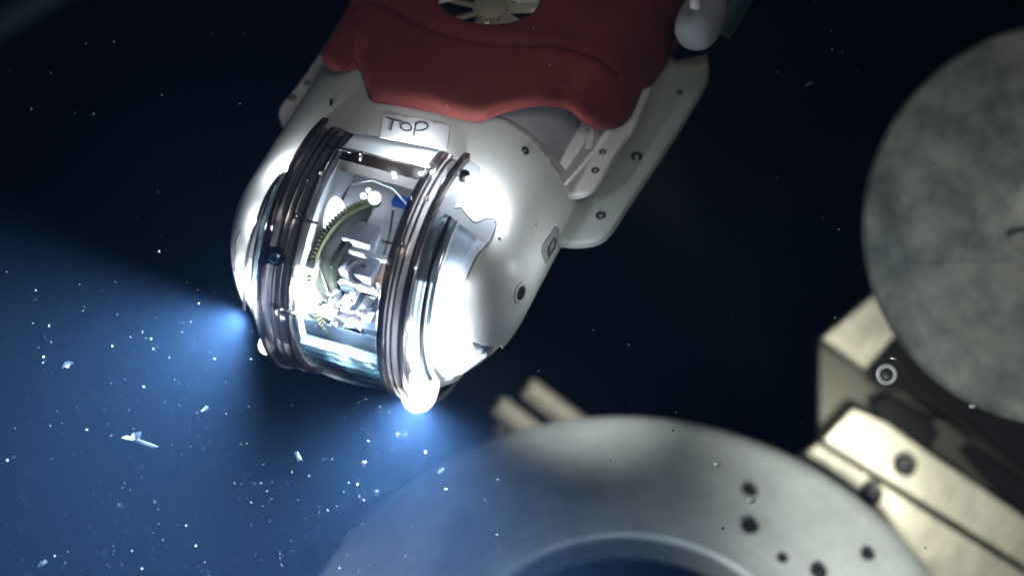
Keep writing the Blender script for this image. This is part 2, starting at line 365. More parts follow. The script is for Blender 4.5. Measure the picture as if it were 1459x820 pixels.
# ---------------------------------------------------------------- robot: housing
def capsule_mesh(Wd, H, l0=-2, tail=-820, na=96, nb=48):
    """closed surface: half-round nose (drum about the L axis, elliptic ends) and elliptic tube running back"""
    V = []; Fc = []; na2 = na // 2
    rings = []
    # parameter a runs round the elliptic section; tube rows then nose rows that fan about the L axis
    rowsf = list(np.linspace(tail, 0, 26))
    for f in rowsf:
        ring = []
        for i in range(na):
            w = 2 * math.pi * i / na; V.append((f, l0 + Wd * math.cos(w), H * math.sin(w))); ring.append(len(V) - 1)
        rings.append(ring)
    for r0, r1 in zip(rings, rings[1:]):
        for i in range(na): j = (i + 1) % na; Fc.append((r0[i], r0[j], r1[j], r1[i]))
    Fc.append(tuple(rings[0]))
    last = rings[-1]                                       # i=0 -> +L pole, i=na/2 -> -L pole
    prev = [last[i] for i in range(na2 + 1)]
    for b in range(1, nb + 1):
        be = math.pi * b / nb
        if b == nb: cur = [last[0]] + [last[na - i] for i in range(1, na2)] + [last[na2]]
        else:
            cur = [last[0]]
            for i in range(1, na2):
                w = math.pi * i / na2; r = H * math.sin(w); V.append((r * math.sin(be), l0 + Wd * math.cos(w), r * math.cos(be))); cur.append(len(V) - 1)
            cur.append(last[na2])
        for i in range(na2):
            q = [prev[i], prev[i + 1], cur[i + 1], cur[i]]; q2 = []
            for x in q:
                if x not in q2: q2.append(x)
            Fc.append(tuple(q2))
        prev = cur
    return np.array(V), Fc
def prism_px(poly, k0, k1):
    """solid whose outline matches the sight lines through a picture outline, between two depths"""
    n = len(poly); V = [atk(x, y, k0) for x, y in poly] + [atk(x, y, k1) for x, y in poly]
    return np.array(V), [tuple(range(n)), tuple(range(2 * n - 1, n - 1, -1))] + [(i, (i + 1) % n, (i + 1) % n + n, i + n) for i in range(n)]
def boolean(base, others):
    for o in others:
        md = base.modifiers.new('cut', 'BOOLEAN'); md.object = o; md.operation = 'DIFFERENCE'; md.solver = 'EXACT'
    dg = bpy.context.evaluated_depsgraph_get(); dg.update()
    me = bpy.data.meshes.new_from_object(base.evaluated_get(dg)); base.modifiers.clear(); old = base.data; base.data = me
    for o in others: bpy.data.objects.remove(o, do_unlink=True)
    me.name = base.name; bpy.data.meshes.remove(old)
    me.polygons.foreach_set('use_smooth', [True] * len(me.polygons)); me.set_sharp_from_angle(angle=R(35))
SW, SH, SL = 222, 196, -3
v, f = capsule_mesh(SW, SH, SL); shell = obj('shell', v * K, f, 'shell', robot)
v, f = capsule_mesh(SW - 9, SH - 8, SL, -900); inner = obj('cutter', v * K, f, 'shell', robot)
win = [(372, 560), (348, 470), (349, 430), (350, 395), (356, 352), (368, 312), (383, 276), (398, 254), (411, 246), (424, 240),
       (449, 203), (463, 186), (474, 180), (486, 183), (498, 189), (509, 191), (535, 193), (560, 198), (600, 207), (634, 216),
       (655, 226), (670, 229), (684, 238), (685, 246), (672, 262), (655, 282), (648, 298), (656, 296), (664, 306), (676, 317), (690, 312), (700, 311), (706, 317),
       (703, 330), (690, 350), (677, 368), (672, 378), (662, 400), (653, 428), (648, 455), (648, 477), (664, 483), (690, 492), (712, 492), (735, 520), (700, 640), (540, 660)]
v, f = prism_px(win, 420, -45); c1 = obj('cutter', v * K, f, 'shell', robot)
back = [(1150, -350), (560, -350), (600, 120), (625, 150), (690, 161), (740, 186), (775, 222), (800, 258), (826, 292), (930, 300)]
v, f = prism_px(back, 420, -60); c2 = obj('cutter', v * K, f, 'shell', robot)
boolean(shell, [inner, c1, c2])
v, f = capsule_mesh(SW - 16, SH - 15, SL); keep = v[:, 0] <= 1
rear = MB()
n_ = 96; rows = [(-70, .93), (-78, .985), (-95, 1), (-400, 1), (-800, 1)]
V = []; Fc = []
for r0, s in rows:
    for i in range(n_): w = 2 * math.pi * i / n_; V.append((r0, SL + (SW - 34) * s * math.cos(w), (SH - 34) * s * math.sin(w)))
for a in range(len(rows) - 1):
    for i in range(n_): j = (i + 1) % n_; Fc.append((a * n_ + i, a * n_ + j, (a + 1) * n_ + j, (a + 1) * n_ + i))
Fc += [tuple(range(n_)), tuple(range(4 * n_, 5 * n_))]
obj('rear_body', np.array(V) * K, Fc, 'rear', robot)
S0 = body(SW, SH, 2, SL); S1 = body(SW - 12, SH - 12, 2, SL)
# collar band behind the housing's edge
drape('collar', spline([(700, 160), (742, 176), (786, 214), (812, 248), (826, 272), (812, 280), (796, 256), (768, 220), (735, 190), (700, 170), (676, 164)], 5, True), S1, 9, 'tab', robot, rnd=4, step=7)

# side plates
rp = spline([(1008, 76), (1009, 108), (985, 152), (958, 196), (925, 246), (898, 286), (873, 324), (853, 341), (822, 346), (796, 344)], 5)
rp = rp + [(780, 330), (800, 160), (900, 40), (966, 84)]
drape('side_plate', rp, plane(2, -8), 12, 'flange', robot, rnd=3.5, step=10)
tabo = spline([(905, 180), (880, 214), (862, 246), (845, 268), (822, 277), (800, 274), (790, 262)], 5) + [(800, 200), (850, 150), (930, 120)]
drape('inner_tab', tabo, plane(2, 34), 10, 'tab', robot, rnd=4, step=8)
drape('plate_end', [(963, 86), (1008, 75), (1009, 92), (992, 98), (968, 94)], plane(2, -1), 8, 'cream', robot, rnd=2, step=5, label='yellowish end block of the side plate')
lp = spline([(470, 52), (445, 88), (418, 126), (399, 149), (397, 166), (407, 183), (430, 192)], 5) + [(470, 195), (520, 120), (560, 30)]
drape('side_plate', lp, plane(2, 6), 12, 'tab', robot, rnd=4, step=8)
# screws and slots
def screw_mesh(r):
    b = MB().lathe([(r * 1.25, -3), (r * 1.25, .6), (r * .95, 1.2), (r * .9, .4), (r * .5, .2), (r * .45, -1.4), (0, -1.5)], (0, 0, 0), (0, 0, 1), 18, False); return b
scr_me = None
def place(name, px, py, surf, r, m='screw', lift=.5, parent=None):
    global scr_me
    q, n = surf(px, py); q = q + n * lift
    if scr_me is None:
        o = screw_mesh(1).build(name, m, parent or robot); scr_me = o.data
    else:
        o = bpy.data.objects.new(name, scr_me); COL.objects.link(o); o.parent = parent or robot
    o.scale = (r, r, 1.6 if r > 3 else 1.0)
    o.location = Vector(q * K); o.rotation_euler = Vector(n).to_track_quat('Z', 'Y').to_euler()
    return o
P0, P1, PL = plane(2, -8), plane(2, 34), plane(2, 6)
for x, y, s, r in [(907, 223, P0, 7), (856, 307, P0, 6), (968, 132, P0, 4), (993, 92, P0, 3.5), (858, 217, P1, 4), (848, 243, P1, 4.5), (438, 118, PL, 4), (417, 140, PL, 5), (748, 215, S0, 5), (711, 340, S0, 2), (704, 297, S0, 2)]:
    place('screw', x, y, s, r)
# slot in the left shoulder of the housing
q, n = S0(472, 147); t = np.cross(n, (0, 1, 0)); t /= np.linalg.norm(t)
MB().box(q, (14, 4, 4), np.array([t * .9 + np.array([0, -.4, 0]), np.cross(n, t), n])).build('slot', 'hole', robot)
# round port in the left cheek, plate, hoop end screw
q, n = S0(741, 417)
hp = MB().lathe([(16, -3), (16, 1.5), (12.5, 2.5), (10.5, 1), (10, -5), (0, -5.5)], q, n, 28, False); hp.build('port_rim', 'shell', robot)
MB().lathe([(10.2, 0), (10.2, 1.2), (0, 1.25)], q + n * 1.2, n, 24, False).build('port_hole', 'hole', robot)
tagp = [(791, 322), (796, 326), (795, 345), (777, 376), (771, 360), (772, 350)]
dp = drape('data_plate', tagp, S0, 1, mat('grey_label', (.3, .31, .3), .5, noise=(90, .6, (.18, .18, .18))), robot, lift=lambda P: 1.6 + 0 * P[:, 0], rnd=1, step=6, round_h=.4)
drape('plate_frame', [(787, 338), (792, 340), (790, 352), (780, 366), (778, 358), (779, 352)], S0, 0, 'ink', dp, lift=lambda P: 2.1 + 0 * P[:, 0], rnd=0, step=5, holes=[[(786, 342), (789, 343), (788, 351), (782, 360), (781, 357), (782, 353)]])
# pale strip, lighter than the shell, behind the word TOP
pale_strip = drape('pale_strip', [(545, 162), (598, 168), (642, 179), (637, 214), (590, 205), (541, 196)], S0, 1, 'pale_strip', robot, lift=lambda P: .8 + 0 * P[:, 0], rnd=1, step=8, round_h=.5)
strokes = [[(551, 168.5), (561, 172), (572.5, 174.6)], [(560.5, 172), (558.6, 180), (556.6, 187)],
           [(578.6 + 7.6 * math.cos(a) , 182.3 + 5.4 * math.sin(a) + 1.2 * math.cos(a)) for a in np.linspace(-1.9, 4.6, 16)],
           [(592.6, 177), (591, 186), (589.4, 194.5)], [(591, 178), (600, 175.6), (608, 178.4), (608.5, 183), (602, 186.8), (592.5, 187.6)]]
for s in strokes:
    pts = spline(s, 4); qq = [S0(x, y) for x, y in pts]
    MB().tube([q + n * 1.9 for q, n in qq], 1.15, 6).build('marker_stroke', 'ink', pale_strip)

# ---------------------------------------------------------------- robot: red rubber cover
redS = body(243, 212, 2.9, SL + 6)
red = spline([(512, -60), (492, 0), (470, 36), (455, 62), (452, 76), (460, 86), (476, 90), (489, 84), (499, 78), (508, 86), (514, 100), (522, 124), (530, 134), (560, 139), (610, 148), (650, 158), (683, 163), (705, 157), (732, 149), (768, 144), (800, 144), (822, 152), (838, 168), (856, 182), (876, 187), (894, 182), (908, 172), (925, 146), (950, 106), (975, 66), (1002, 14), (1030, -50)], 4) + [(1060, -110), (540, -110)]
hole_r = [(697 + 74 * math.cos(a), -10 + 39 * math.sin(a)) for a in np.linspace(0, 2 * math.pi, 40)[:-1]]
seam = spline([(500, 8), (516, 3), (540, 6), (575, 22), (610, 40), (650, 52), (700, 61), (750, 64), (795, 66), (835, 76), (862, 90), (884, 111)], 5)
vall = [(470, 84), (478, 70), (490, 62)]
def redlift(P):
    d = dist(P, np.array(seam), False); u = -7 * np.exp(-(d / 2.4) ** 2) + 1.5 * np.exp(-((d - 10) / 9) ** 2)
    g = lambda x, y, s: np.exp(-((P[:, 0] - x) ** 2 + (P[:, 1] - y) ** 2) / s ** 2)
    u += -16 * g(496, 74, 22) - 10 * g(812, 128, 26) + 5 * g(600, 110, 60) + 5 * g(700, 120, 50) + 6 * g(470, 66, 14) - 7 * g(850, 140, 22) + 5 * g(884, 160, 22)
    u += 1.2 * np.sin(P[:, 0] * .05 + P[:, 1] * .02) + .8 * np.sin(P[:, 1] * .11 - P[:, 0] * .03)
    return u
seam_pts = seam
cov = drape('red_cover', red, redS, 16, 'red', robot, lift=redlift, rnd=12, step=7, holes=[hole_r], lines=[seam], round_h=13)
_q = [redS(x, y) for x, y in densify(seam, 5, False)]; _lf = redlift(np.array(densify(seam, 5, False)))
MB().tube([q_ + n_ * (l_ + 1.2) for (q_, n_), l_ in zip(_q, _lf)], 1.5, 6).build('crease', 'seam', cov)
# thruster seen through the round hole
q0, n0 = redS(697, -10); q0 = q0 - n0 * 30
thr = MB().lathe([(92, 12), (92, -6), (78, -8), (76, 6), (92, 12)], q0, n0, 40, False).build('thruster_guard', 'cream', robot)
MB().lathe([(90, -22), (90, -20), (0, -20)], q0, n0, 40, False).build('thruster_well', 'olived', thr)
MB().lathe([(26, -16), (26, 4), (20, 9), (0, 10)], q0, n0, 24, False).build('thruster_hub', 'cream', thr)
ta = np.cross(n0, (0, 1, 0)); ta /= np.linalg.norm(ta); tb = np.cross(n0, ta)
for i in range(9):
    a = 2 * math.pi * i / 9 + .2; dr = ta * math.cos(a) + tb * math.sin(a); sd = np.cross(n0, dr)
    MB().box(q0 + dr * 52 - n0 * 2, (56, 16, 5), np.array([dr, sd * .85 + n0 * .5, n0 * .85 - sd * .5])).build('blade', 'cream', thr)
# white float pod and teal tube at the right rear
pc = atk(996, 34, -70)
MB().lathe([(0, 40), (12, 38), (22, 34), (29, 25), (33, 12), (34, -4), (33, -60), (33, -200)], pc, (1, 0, 0), 32, False).build('float_pod', 'rear', robot)
MB().tube([atk(1022, 44, -90), atk(1085, -62, -90)], 22, 16).build('clear_tube', 'teal', robot)
MB().lathe([(0, 9), (7, 7), (9, 0), (9, -8)], atk(992, 2, 60), n0, 16, False).build('cover_clip', 'tab', robot)

# ---------------------------------------------------------------- robot: drum nose
gl = revolve('window_glass', [(-52, 180), (74, 180), (74, 184), (-52, 184)], 46, 262, 'glass', robot, 72)
def hoop(sg):
    a, b, c, d = (-108, -95, -64, -56) if sg < 0 else (117, 106, 82, 74)
    t0 = 31 if sg < 0 else 30
    h = revolve('hoop', [(a, 180), (a, 190), (a * .985, 191.5), (b * 1.03, 191.5), (b * 1.01, 190), (b * 1.01, 180)], t0, 260, 'hoop', robot, 96)
    revolve('hoop_inner_ring', [(c, 180), (c, 187.5), (c * .98, 189), (d * 1.02, 189), (d, 187.5), (d, 180)], t0 + 3, 260, 'hoop', h, 96)
    revolve('hoop_web', [(b, 183), (b, 186.5), (c, 186.5), (c, 183)], t0 + 5, 262, 'web', h, 96)
    for rr, l in ((192.6, (a + b) / 2), (189, b * .62 + c * .38), (189.4, b * .3 + c * .7)):
        revolve('hoop_wire', [(l - 1.3, rr - 3), (l - 1.3, rr + .6), (l + 1.3, rr + .6), (l + 1.3, rr - 3)], t0 + 4, 258, 'wire', h, 90)
    return h
hl, hr = hoop(-1), hoop(1)
def drum_at(px, py, r):
    """point and angle on the drum of radius r seen at a pixel"""
    d = ray(px, py); a = d[0] ** 2 + d[2] ** 2; b = 2 * (camL[0] * d[0] + camL[2] * d[2]); c = camL[0] ** 2 + camL[2] ** 2 - r * r
    disc = b * b - 4 * a * c
    t = (-b - math.sqrt(max(disc, 0))) / (2 * a); q = camL + t * d; n = np.array([q[0], 0, q[2]]); n /= np.linalg.norm(n); return q, n
for px, py, r_, par in [(423, 308, 5, hl), (455, 245, 3.6, hl), (438, 257, 3, hl), (399, 442, 4, hl), (393, 454, 2.4, hl), (514, 218, 3.4, hl), (514, 224, 3, hl), (413, 325, 2.2, hl),
                        (607, 283, 4, hr), (610, 240, 3, hr), (573, 347, 4.5, hr), (590, 381, 2.5, hr), (516, 471, 4, hr), (586, 283, 2.4, hr), (546, 344, 3, hr)]:
    q, n = drum_at(px, py, 192)
    MB().lathe([(r_, -2), (r_ * .9, r_ * .45), (r_ * .5, r_ * .8), (0, r_ * .9)], q, n, 12, False).build('rivet', 'steel', par)
for px, py, ln, par in [(437, 314, 34, hl), (562, 348, 30, hr), (405, 443, 34, hl), (505, 470, 30, hr), (482, 212, 40, hl), (392, 435, 14, hl)]:
    q, n = drum_at(px, py, 191); t = np.cross(n, (0, 1, 0))
    MB().box(q, (ln, 3.5, 4), np.array([(0, 1., 0), t, n])).build('clasp', 'hoop', par)
# end screw of the right hoop, screw lug of the left hoop
q, n = drum_at(661, 250, 190)
MB().lathe([(8, -6), (8, 4), (5, 7), (0, 7.4)], q, n, 18, False).build('hoop_bolt', 'hole', hr)
lug = drape('screw_lug', spline([(378, 352), (398, 352), (406, 362), (404, 374), (392, 380), (380, 376), (370, 384), (366, 376), (370, 362)], 4, True), lambda x, y: drum_at(x, y, 192), 5, 'hoop', hl, rnd=2, step=5)
q, n = drum_at(391, 367, 194); MB().lathe([(8, -2), (8, 1), (6, 2), (5, 1), (0, .6)], q, n, 18, False).build('lug_screw', 'steel', lug)
# frame strip and dark slot at the top of the window
revolve('window_frame', [(-50, 176), (72, 176), (72, 186), (-50, 186)], 30, 45.5, 'white_in', robot, 10)
revolve('window_seal', [(-49, 160), (71, 160), (71, 183), (-49, 183)], 46, 52.5, 'brown', robot, 6)
# cooling ribs at the bottom of the window
for i, (t, w, rr) in enumerate([(146, 3.2, 178), (151.5, 1.6, 176), (156, 3, 178), (162.5, 1.4, 178), (168, 3.5, 177), (176, 3, 178), (184, 3, 177)]):
    revolve('cooling_rib', [(-52, rr - 16), (74, rr - 16), (74, rr), (-52, rr)], t, t + w, 'rib', robot, 3)
revolve('rib_backing', [(-52, 150), (74, 150), (74, 158), (-52, 158)], 136, 215, 'board', robot, 20)
# end reflectors, clear covers
refl_r = revolve('reflector', [(108, 160), (124, 148), (146, 128), (170, 100), (186, 70), (186, 60), (108, 140)], 60, 240, 'reflector', robot, 72)
refl_l = revolve('reflector', [(-108, 160), (-124, 148), (-146, 128), (-170, 100), (-190, 74), (-190, 60), (-108, 140)], 84, 240, 'reflector', robot, 72)
def eprof(sg, o, H=196):
    return [(l, (H + o) * math.sqrt(1 - ((l + 3) / (SW + o)) ** 2)) for l in [sg * x for x in (112 if sg > 0 else 104, 120, 136, 152, 168, 182, 194, 203)]]
for sg in (1, -1): revolve('lamp_cover', eprof(sg, -5) + eprof(sg, -8)[::-1], 62, 235, 'cover', robot, 72)
for sg in (1, -1):
    for x in (113, 125):
        l = sg * (x + (9 if sg > 0 else 0)); rr = 193 * math.sqrt(1 - ((l + 3) / 219) ** 2)
        revolve('lamp_cover_ridge', [(l - 1.5, rr - 3), (l - 1.5, rr + 3), (l + 1.5, rr + 3), (l + 1.5, rr - 3)], 66, 232, 'rib', robot, 60)
# light-emitting panels behind the covers
def led(l, t0, t1, r, ll):
    return revolve('lamp_panel', [(l - ll, r), (l + ll, r), (l + ll, r - 6), (l - ll, r - 6)], t0, t1, 'led', robot, 14)
led(140, 118, 176, 132, 20); led(-140, 126, 178, 130, 18)
revolve('lamp_diffuser', [(118, 158), (150, 134), (176, 104), (176, 98), (118, 150)], 98, 196, 'ledsoft', robot, 24)
revolve('lamp_diffuser', [(-110, 162), (-170, 112), (-170, 106), (-110, 156)], 122, 190, 'ledsoft', robot, 24)
# lens lobes at the very front
for (l, th, rr, r) in ((114, 170, 176, 25), (-134, 176, 168, 13)):
    c = drum_pt(th, rr, l); d = drum_pt(th, 1, 0)
    MB().lathe([(r * .8, -30), (r * .95, -14)] + [(r * math.cos(a), r * 1.15 * math.sin(a)) for a in np.linspace(0, math.pi / 2, 12)], c, d * .6 + np.array([.5, 0, 0]), 40, False).build('lamp_lens', 'ledsoft', robot)
def ell(l, o): return (SH + o) * math.sqrt(1 - ((l + 3) / (SW + o)) ** 2)
for l in (128, -128):
    revolve('cover_seal', [(l - 2.2, ell(l, -6)), (l - 2.2, ell(l, .5)), (l + 2.2, ell(l, .5)), (l + 2.2, ell(l, -6))], 62, 178, 'slot', robot, 60)
l = 136; revolve('cover_flange', [(l - 2.5, ell(l, -8)), (l - 2.5, ell(l, -1)), (l + 2.5, ell(l, -1)), (l + 2.5, ell(l, -8))], 62, 176, 'reflector', robot, 60)
# gasket lines of the housing opening
def seal(pts, r, off=1.5, name='gasket'):
    qq = [S0(x, y) for x, y in spline(pts, 5)]; MB().tube([q + n * off for q, n in qq], r, 8).build(name, 'hole', robot)
seal([(412, 245), (398, 253), (383, 275), (368, 311), (356, 351), (350, 394), (349, 440)], 2.2)
seal([(648, 298), (656, 296), (664, 306), (676, 317), (690, 312), (700, 311), (706, 317), (703, 330), (690, 350), (677, 368), (662, 400)], 1.4)
seal([(344, 330), (338, 350), (336, 385)], 1.4)

# ---------------------------------------------------------------- robot: inside of the drum
gn = np.array([.62, -.2, .72]); gn = RB @ (gn / np.linalg.norm(gn)); gc = atk(524, 388, 60)
cam_head = MB().lathe([(0, 10), (40, 9), (84, 4), (94, 0), (94, -14), (60, -40), (0, -40)], gc, gn, 56, False).build('camera_head', 'olived', robot)
g = MB().lathe([(95, 4), (95, 7), (100, 7), (100, -5), (95, -5)], gc, gn, 72, False)
a1 = np.cross(gn, (0, 0, 1.)); a1 /= np.linalg.norm(a1); a2 = np.cross(gn, a1)
for i in range(110):
    w = 2 * math.pi * i / 110; dr = a1 * math.cos(w) + a2 * math.sin(w); g.box(gc + dr * 102 + gn * 1, (6, 2.4, 8), np.array([dr, np.cross(gn, dr), gn]), .4)
g.build('gear_ring', 'olive', cam_head)
def ibox(name, px, py, k, size, m, par=cam_head, rot=0):
    c, s = math.cos(rot), math.sin(rot); ax = np.array([[1, 0, 0], [0, c, s], [0, -s, c]]) @ np.eye(3); return MB().box(atk(px, py, k), size, ax).build(name, m, par)
ibox('lens_block', 516, 342, 92, (38, 46, 36), 'lav'); ibox('lens_block', 508, 385, 100, (36, 62, 30), 'lav')
q = atk(508, 387, 122); MB().lathe([(17, -6), (17, 2), (13, 3), (12, 0), (0, -3)], q, gn, 24, False).build('camera_lens', 'hole', cam_head)
ibox('bracket_bar', 520, 362, 112, (8, 78, 8), 'white_in'); ibox('bracket_bar', 500, 405, 112, (8, 84, 8), 'white_in')
MB().lathe([(70, -4), (70, 9), (66, 11), (60, 9), (58, 2)], gc + gn * 6, gn, 48, False).build('inner_ring', 'olived', cam_head)
ibox('white_panel', 452, 398, 70, (60, 34, 120), 'white_in', robot); ibox('white_panel', 470, 440, 88, (30, 60, 30), 'white_in', robot)
ibox('motor', 545, 390, 96, (40, 22, 26), mat('peach_plastic', (.6, .4, .3), .4))
ibox('blue_connector', 573, 289, 84, (16, 26, 14), 'blue', robot)
cb = ibox('circuit_board', 500, 438, 96, (60, 104, 8), 'board', robot)
for px, py, sz, m in [(478, 424, (22, 9, 12), 'white_in'), (492, 428, (26, 7, 12), 'white_in'), (505, 420, (24, 8, 12), 'white_in'), (520, 436, (30, 9, 12), 'white_in'), (470, 443, (10, 22, 12), 'lav'), (487, 452, (16, 18, 16), 'hole'),
                      (497, 410, (8, 22, 12), 'board'), (533, 425, (8, 8, 12), 'steel'), (476, 457, (6, 9, 12), 'steel'), (488, 460, (6, 9, 14), 'steel'), (508, 452, (14, 16, 10), 'hole'), (525, 452, (18, 14, 8), 'white_in'), (455, 425, (10, 10, 8), 'board')]:
    MB().box(atk(px, py, 112), sz).build('circuit_chip' if m in ('hole', 'board', 'lav') else 'connector', m, cb)
def cable(pts, r_, m):
    MB().tube([atk(*p) for p in pts], r_, 8).build('cable', m, robot)
cable([(452, 332, 110), (462, 350, 124), (456, 380, 126), (466, 410, 122), (480, 440, 118)], 2.2, 'hole')
cable([(560, 300, 100), (556, 330, 118), (548, 360, 120), (540, 392, 116)], 1.8, 'brown')
cable([(446, 410, 118), (470, 436, 128), (500, 444, 128), (530, 440, 120)], 1.6, 'steel')
cable([(500, 262, 96), (530, 256, 108), (560, 268, 108), (580, 292, 100)], 1.6, 'white_in')
for x, y in [(470, 418), (484, 436), (500, 430), (512, 444), (476, 462), (496, 464), (534, 412)]:
    MB().lathe([(4, -3), (4, 3), (2.6, 4.4), (0, 4.6)], atk(x, y, 124), RB @ np.array([.1, .1, .98]), 12, False).build('terminal_screw', 'steel', cb)
# glowing white reflector dome; smaller domes glow in place of bright reflections
def dome(name, px, py, k, r, m, sq=.5, ax=(.3, -.1, .95)):
    return MB().lathe([(r, -r * .3), (r, 0), (r * .8, r * sq * .6), (r * .4, r * sq * .92), (0, r * sq)], atk(px, py, k), RB @ np.array(ax, float), 24, False).build(name, m, robot)
dome('inner_glow', 474, 306, 92, 25, 'ledsoft', .35, (.82, -.3, .55))
dome('inner_glow', 534, 282, 104, 9, 'ledsoft'); dome('inner_glow', 518, 279, 104, 4.5, 'ledsoft'); dome('inner_glow', 525, 271, 104, 3.5, 'ledsoft')
revolve('inner_wall', [(-56, 110), (-52, 110), (-52, 172), (-56, 172)], 0, 360, 'white_in', robot, 48)
revolve('inner_wall', [(78, 110), (75, 110), (75, 172), (78, 172)], 0, 360, 'white_in', robot, 48)
MB().lathe([(128, -50), (128, 50)], (-30, 0, -20), (0, 1, 0), 48).build('inner_core', 'white_in', robot)

# the robot's headlights, plus added fill lights in and around it
def view_of(p): return C0 + np.asarray(p) @ RB
def rl(name, p, power, size=.012, kind='POINT', color=(.82, .91, 1), look=None, **kw):
    return lamp(name, kind, view_of(p), None if look is None else view_of(look), power, color, shadow_soft_size=size, **kw)
for (px, py, k), aim, pw in (((350, 446, 100), (100., -60, -30), 1.15), ((594, 566, 120), (100., 26, -18), 1.1)):
    p = atk(px, py, k)
    rl('headlight', p, 100.0 * pw, .005, 'SPOT', (.72, .88, 1), p + np.array(aim), spot_size=R(138), spot_blend=1)
    rl('halo_fill', p, .7 * pw, .004)  # added point light brightens water and shell close to the headlight
rl('cover_fill', drum_pt(130, 170, 150), .35, .01); rl('cover_fill', drum_pt(130, 172, -150), .22, .01)  # added points under the covers spread lamp light over shell and interior
rl('drum_fill', drum_pt(118, 172, -40), 2.0, .008); rl('drum_fill', drum_pt(128, 168, 20), .6, .008)  # added points that whiten the inside of the drum
def under(px, py, depth): q, n = S0(px, py); return q - n * depth
for x, y, pw, lift_ in [(672, 284, .15, 24), (700, 306, .06, 15), (556, 222, .018, 14), (612, 236, .018, 14), (400, 240, .08, 22), (364, 318, .05, 16), (765, 372, .05, 75)]:
    rl('cheek_fill', under(x, y, -lift_), pw, .0012)  # added points just off the shell that whiten its cheeks
rl('cheek_fill', under(690, 290, 13), .3, .0014); rl('cheek_fill', under(592, 212, -26), .03, .0012)  # more added points, under and just off the shell
rl('drum_fill', drum_pt(150, 172, 10), .1, .008); rl('drum_fill', drum_pt(92, 142, 158), .12, .004)  # added points brightening the ribs and the right window

# ---------------------------------------------------------------- machine parts in the background
def thing(name, label, cat, view_pos, group=None):
    o = bpy.data.objects.new(name, None); COL.objects.link(o); o.location = Vector(W(view_pos)); o.empty_display_size = .02
    return tag(o, label, cat, group)
def vp(px, py, k): s = (D - k) / D; return np.array([(px - 729.5) * s, (410 - py) * s, k])
UPV = VB @ np.array([0, 0, 1.])                     # world up in view axes
def wl(p, org): return (np.asarray(p) - org) @ VB   # view point -> thing-local units (world aligned)
# ring
RO = vp(898, 999, -560); s_ = (D + 560) / D
ring = thing('metal_ring', 'large grey turned metal ring with dark bolt holes lying below the robot', 'metal ring', RO)
ro, ri = 500 * s_, 252 * s_
prof = [(ri, -24), (ri, 38), (ri + 4, 43), (ri + 12, 45.5), (ri + 78, 46), (ri + 92, 42), (ri + 150, 30), (ri + 160, 27), (ro - 30, 3), (ro - 10, 0), (ro, -9), (ro, -60), (ro - 30, -60), (ro - 60, -62), (ri + 40, -26)]
MB().lathe(prof + [prof[0]], (0, 0, 0), (0, 0, 1), 144, False).build('ring_body', 'alu', ring)
def ringhole(px, py, r, name='bolt_hole'):
    d = vp(px, py, -560) - np.array([0, 0, D]); o = np.array([0, 0, D]); t = ((RO - o) @ UPV) / (d @ UPV) if False else None
    dirv = vp(px, py, 0) - o; t = ((RO - o) @ UPV) / (dirv @ UPV); p = wl(o + dirv * t, RO); rr = math.hypot(p[0], p[1])
    for _ in range(4):
        z = float(np.interp(math.hypot(p[0], p[1]), [q[0] for q in prof[1:10]], [q[1] for q in prof[1:10]]))
        t = ((RO + UPV * z - o) @ UPV) / (dirv @ UPV); p = wl(o + dirv * t, RO)
    MB().lathe([(r * 1.1, -4), (r * 1.06, .8), (r * .9, 1.3), (0, 1.1)], (p[0], p[1], z + 2.2), (0, 0, 1), 24, False).build(name, 'bolt', ring)
for x, y, r in [(1068, 700, 13), (1068, 750, 15), (1115, 795, 9), (1166, 814, 14), (1236, 790, 12)]: ringhole(x, y, r)
# plates: polygons with real thickness set at their depth, extruded away from the viewer's side along the world's vertical
def plate(name, poly, k, th, m, parent, org, bev=5, label=None, tilt=(0, 0)):
    P = [vp(x, y, k + tilt[0] * (x - poly[0][0]) + tilt[1] * (y - poly[0][1])) for x, y in poly]; n = len(P); bm = bmesh.new()
    top = [bm.verts.new(Vector(wl(p, org) * K)) for p in P]; nf = bm.faces.new(top)
    ext = bmesh.ops.extrude_face_region(bm, geom=[nf]); vs = [g for g in ext['geom'] if isinstance(g, bmesh.types.BMVert)]
    for v in vs: v.co -= Vector(VK * th * K)
    bmesh.ops.recalc_face_normals(bm, faces=bm.faces)
    if bev: bmesh.ops.bevel(bm, geom=bm.edges[:], offset=bev * K, segments=2, affect='EDGES', profile=.5)
    me = bpy.data.meshes.new(name); bm.to_mesh(me); bm.free(); me.materials.append(M[m]); o = bpy.data.objects.new(name, me); COL.objects.link(o); o.parent = parent
    if label: o['label'] = label
    return o
# bracket
BO = vp(1300, 620, -1020)
br = thing('metal_bracket', 'long pale metal channel bracket with a black slot beside the grey disc', 'bracket', BO)
plate('end_block', [(1169, 482), (1258, 408), (1300, 440), (1284, 470), (1233, 527)], -970, 60, 'creamalu', br, BO, 4)
plate('side_wall', [(1166, 486), (1236, 530), (1330, 585), (1459, 668), (1500, 720), (1500, 820), (1166, 640)], -1045, 80, 'shadealu', br, BO, 5)
plate('slot_channel', [(1284, 446), (1238, 516), (1244, 540), (1268, 552), (1322, 566), (1380, 606), (1500, 706), (1560, 640), (1420, 520)], -1005, 60, 'slot', br, BO, 4)  # solid dark plate, the shade of the recess put into its colour
MB().tube([wl(vp(x, y, -998), BO) for x, y in spline([(1236, 518), (1236, 536), (1256, 552), (1310, 564), (1350, 588), (1400, 628), (1459, 678), (1520, 730)], 5)], 5.5, 8).build('slot_rim', 'shadealu', br)
plate('dark_strip', [(1240, 576), (1264, 562), (1330, 598), (1338, 622), (1318, 640), (1262, 606)], -1010, 30, 'slot', br, BO, 3)  # near-black plates for the dark strips inside the channel
